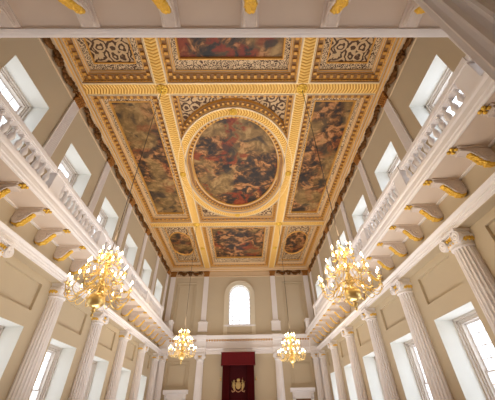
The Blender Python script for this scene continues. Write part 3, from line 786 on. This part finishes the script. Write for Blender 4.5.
# coat of arms, gold thread on the backcloth
def em_poly(mb, pts, d0=-.16, d1=-.1): mb.prism(pts, lambda x, z: (x, d0, z), lambda x, z: (x, d1, z))
cz = 4.12
em = MB()
em_poly(em, [(.34*math.cos(2*PI*i/28), cz+.0+.4*math.sin(2*PI*i/28)) for i in range(28)])
em.blob((0,-.17,cz), .3, (1,.3,1.15), 12)
em_poly(em, [(-.17,cz+.42),(-.2,cz+.66),(-.1,cz+.56),(0,cz+.72),(.1,cz+.56),(.2,cz+.66),(.17,cz+.42)])
em.blob((0,-.15,cz+.62), .17, (1.2,.4,.7), 10)
for s in (-1, 1):      # two rampant supporters
    em.tube([(s*.5,-.14,cz-.5),(s*.52,-.15,cz-.2),(s*.58,-.15,cz+.1),(s*.54,-.14,cz+.36)], [.07,.13,.15,.09], 8)
    em.blob((s*.52,-.15,cz+.47), .11, (1.2,.6,1), 8)
    em.tube([(s*.56,-.14,cz+.2),(s*.4,-.15,cz+.3),(s*.3,-.15,cz+.2)], [.05,.045,.03], 6); em.tube([(s*.55,-.14,cz+.05),(s*.42,-.15,cz+.08),(s*.36,-.15,cz-.05)], [.05,.045,.03], 6)
    em.tube([(s*.56,-.14,cz-.15),(s*.42,-.15,cz-.3),(s*.46,-.15,cz-.55)], [.08,.06,.04], 6)
    em.tube([(s*.6,-.13,cz-.3),(s*.76,-.13,cz-.1),(s*.72,-.13,cz+.25),(s*.8,-.13,cz+.42)], [.03,.035,.03,.05], 6)
em.tube([(.52,-.14,cz+.56),(.54,-.14,cz+.8)], [.03,.01], 5)
em.xform(lambda x, y, z: (x*.78, y, 4.12+(z-4.12)*.78))
em.build('coat_of_arms', plain('gold_thread', (206,176,116), .55, .2, var=.2, vs=14, bump=.5), t)
rb = MB(); rb.tube([(-.78,-.14,cz-.5),(-.72,-.15,cz-.66),(-.5,-.15,cz-.6),(-.34,-.15,cz-.44),(-.22,-.15,cz-.6),(0,-.15,cz-.68),(.22,-.15,cz-.6),(.34,-.15,cz-.44),(.5,-.15,cz-.6),(.72,-.15,cz-.66),(.78,-.14,cz-.5)], .055, 6)
rb.xform(lambda x, y, z: (x*.78, y, 4.12+(z-4.12)*.78))
rb.build('motto_ribbon', plain('pink_gold_thread', (214,160,120), .6), t)
for s, nm in ((-1, 'left'), (1, 'right')):
    c = MB(); c.tube([(0,0,0),(0,-.14,-.05),(0,-.2,.02),(0,-.2,.14)], .025, 6); c.lathe([(.05,.14),(.06,.18),(.02,.2)], 8, (0,-.2,0)); c.lathe([(.07,-.08),(.08,0),(.04,.08)], 10, (0,-.03,0))
    o = c.build('wall_hook', BRASS); o.location = (s*1.72-.1, YF, 4.6); tag(o, 'small brass hook on the wall at the %s edge of the crimson canopy' % nm, 'hook', 'brass hooks beside the canopy')
for s, nm in ((-1, 'left'), (1, 'right')):
    t = thing('door_surround', 'white moulded door surround with a hood in the %s bay of the far wall' % nm, 'door surround', (s*6.0, YF, 0))
    c = MB(); c.box(-1.0,-.12,0,-.7,-.0,3.15); c.box(.7,-.12,0,1.0,0,3.15); c.box(-1.0,-.12,3.0,1.0,0,3.5); c.build('architrave', WHITE, t)
    c = MB(); c.prism([(0,3.5),(-.2,3.5),(-.22,3.58),(-.32,3.62),(-.36,3.74),(-.4,3.78),(-.4,3.84),(0,3.86)], lambda y, z: (-1.17, y, z), lambda y, z: (1.17, y, z)); c.build('hood', WHITE, t)
    for q in (-.88, .88):
        c = MB(); c.prism([(0,3.5),(-.24,3.5),(-.24,3.4),(-.18,3.3),(-.16,3.15),(0,3.0)], lambda y, z: (q-.1, y-.1, z), lambda y, z: (q+.1, y-.1, z)); c.build('scroll_bracket', WHITE, t)
    c = MB(); c.box(-.7,-.06,0,.7,-.01,3.0); c.build('door_leaf', DOORW, t)

# ------------------------------------------------------------------ chandeliers
def make_chandelier(lbl):
    t = thing('chandelier', lbl, 'chandelier', group='brass chandeliers')
    # local origin: centre of the large ball; tiers above
    s_ = MB(); s_.lathe([(.05,.2),(.09,.26),(.06,.34),(.11,.42),(.13,.5),(.07,.58),(.05,.68),(.09,.76),(.12,.84),(.06,.92),(.04,1.0),(.08,1.08),(.1,1.15),(.05,1.22),(.03,1.3),(.06,1.4),(.05,1.5),(.02,1.62)], 14); s_.build('stem', BRASS, t)
    b = MB(); b.lathe([(.02,-.24),(.12,-.21),(.215,-.13),(.255,0),(.215,.13),(.12,.2),(.05,.22)], 20); b.build('ball', BRASS, t)
    b = MB(); b.lathe([(.012,-.5),(.035,-.46),(.045,-.42),(.02,-.37),(.06,-.33),(.075,-.29),(.04,-.25),(.06,-.22)], 12); b.build('finial', BRASS, t)
    tiers = [(16, .93, .28, .5, 0.0, .55), (12, .62, .84, .95, .11, 1.0), (8, .34, 1.33, 1.3, .2, 1.45)]
    for (n, R, zr, zt, ph, zc) in tiers:
        for i in range(n):
            a = 2*PI*i/n+ph; ca, sa = math.cos(a), math.sin(a)
            Rr = R*(1-.1*(i % 2)); dz = -.0+.06*(i % 2)
            am = MB(); drop = .30*R/1.08+.05
            prof = [(.06,zr),(.2*R,zr+.1),(.38*R,zr+.02),(.6*R,zr-drop*.75),(.8*R,zr-drop),(.95*R,zr-drop*.6),(Rr,zr-drop*.15+dz),(Rr,zr-.0+dz)]
            # smooth the S-curve
            pp = []
            for k in range(len(prof)-1):
                p0 = prof[max(k-1,0)]; p1 = prof[k]; p2 = prof[k+1]; p3 = prof[min(k+2,len(prof)-1)]
                for u in (0, .5):
                    f = lambda c0,c1,c2,c3: .5*((2*c1)+(-c0+c2)*u+(2*c0-5*c1+4*c2-c3)*u*u+(-c0+3*c1-3*c2+c3)*u**3)
                    pp.append((f(p0[0],p1[0],p2[0],p3[0]), f(p0[1],p1[1],p2[1],p3[1])))
            pp.append(prof[-1])
            am.tube([(r*ca, r*sa, z) for r, z in pp], .014, 5)
            am.tube([((r_*R)*ca, (r_*R)*sa, zr+z_) for r_, z_ in ((.38,.02),(.48,.1),(.58,.08),(.56,0),(.5,.02))], .012, 4)
            arm = am.build('arm', BRASS, t)
            x, y, z = Rr*ca, Rr*sa, zr+dz
            d = MB(); d.lathe([(.02,-.02),(.06,0),(.075,.015),(.03,.02),(.03,.05)], 10, (x,y,z)); d.build('drip_pan', BRASS, arm)
            c = MB(); c.lathe([(.02,.03),(.02,.18)], 8, (x,y,z)); c.build('candle', WAX, arm)
            fl = MB(); fl.lathe([(.008,.17),(.026,.2),(.03,.225),(.018,.265),(.004,.3)], 8, (x,y,z)); fl.build('flame_bulb', BULB, arm)
    return t
LAMPW = 60
def rod(x, y, z, lbl_):
    r = MB(); r.tube([(0,0,0),(0,0,BZ-.1-(z+1.6))], .015, 6); return r
ch = None
for (x, y, z, lbl) in ((-XB, YB1, 4.5, 'brass chandelier of lit candle bulbs at near left'), (XB, YB1, 4.58, 'brass chandelier of lit candle bulbs at near right'),
                       (-XB, YB2, 5.12, 'brass chandelier of lit candle bulbs hanging left of the crimson canopy'), (XB, YB2, 4.78, 'brass chandelier of lit candle bulbs hanging right of the crimson canopy')):
    if ch is None: ch = make_chandelier(lbl); t = ch; t.location = (x, y, z)
    else: t = dup(ch, (x, y, z), 0, lbl)
    rods = t
    globals().setdefault('_rods', []).append((t, x, y, z))
for t, x, y, z in _rods:
    rod(x, y, z, None).build('hanging_rod', STEEL, t).location = (0,0,1.6)
    for k, (dx, dz) in enumerate(((.0, 1.0),)):
        l = bpy.data.lights.new('candle_light', 'POINT'); l.energy = LAMPW*2; l.color = (1,.76,.5); l.shadow_soft_size = .5
        o = bpy.data.objects.new('candle_light', l); COL.objects.link(o); o.location = (x, y, z+2.0)
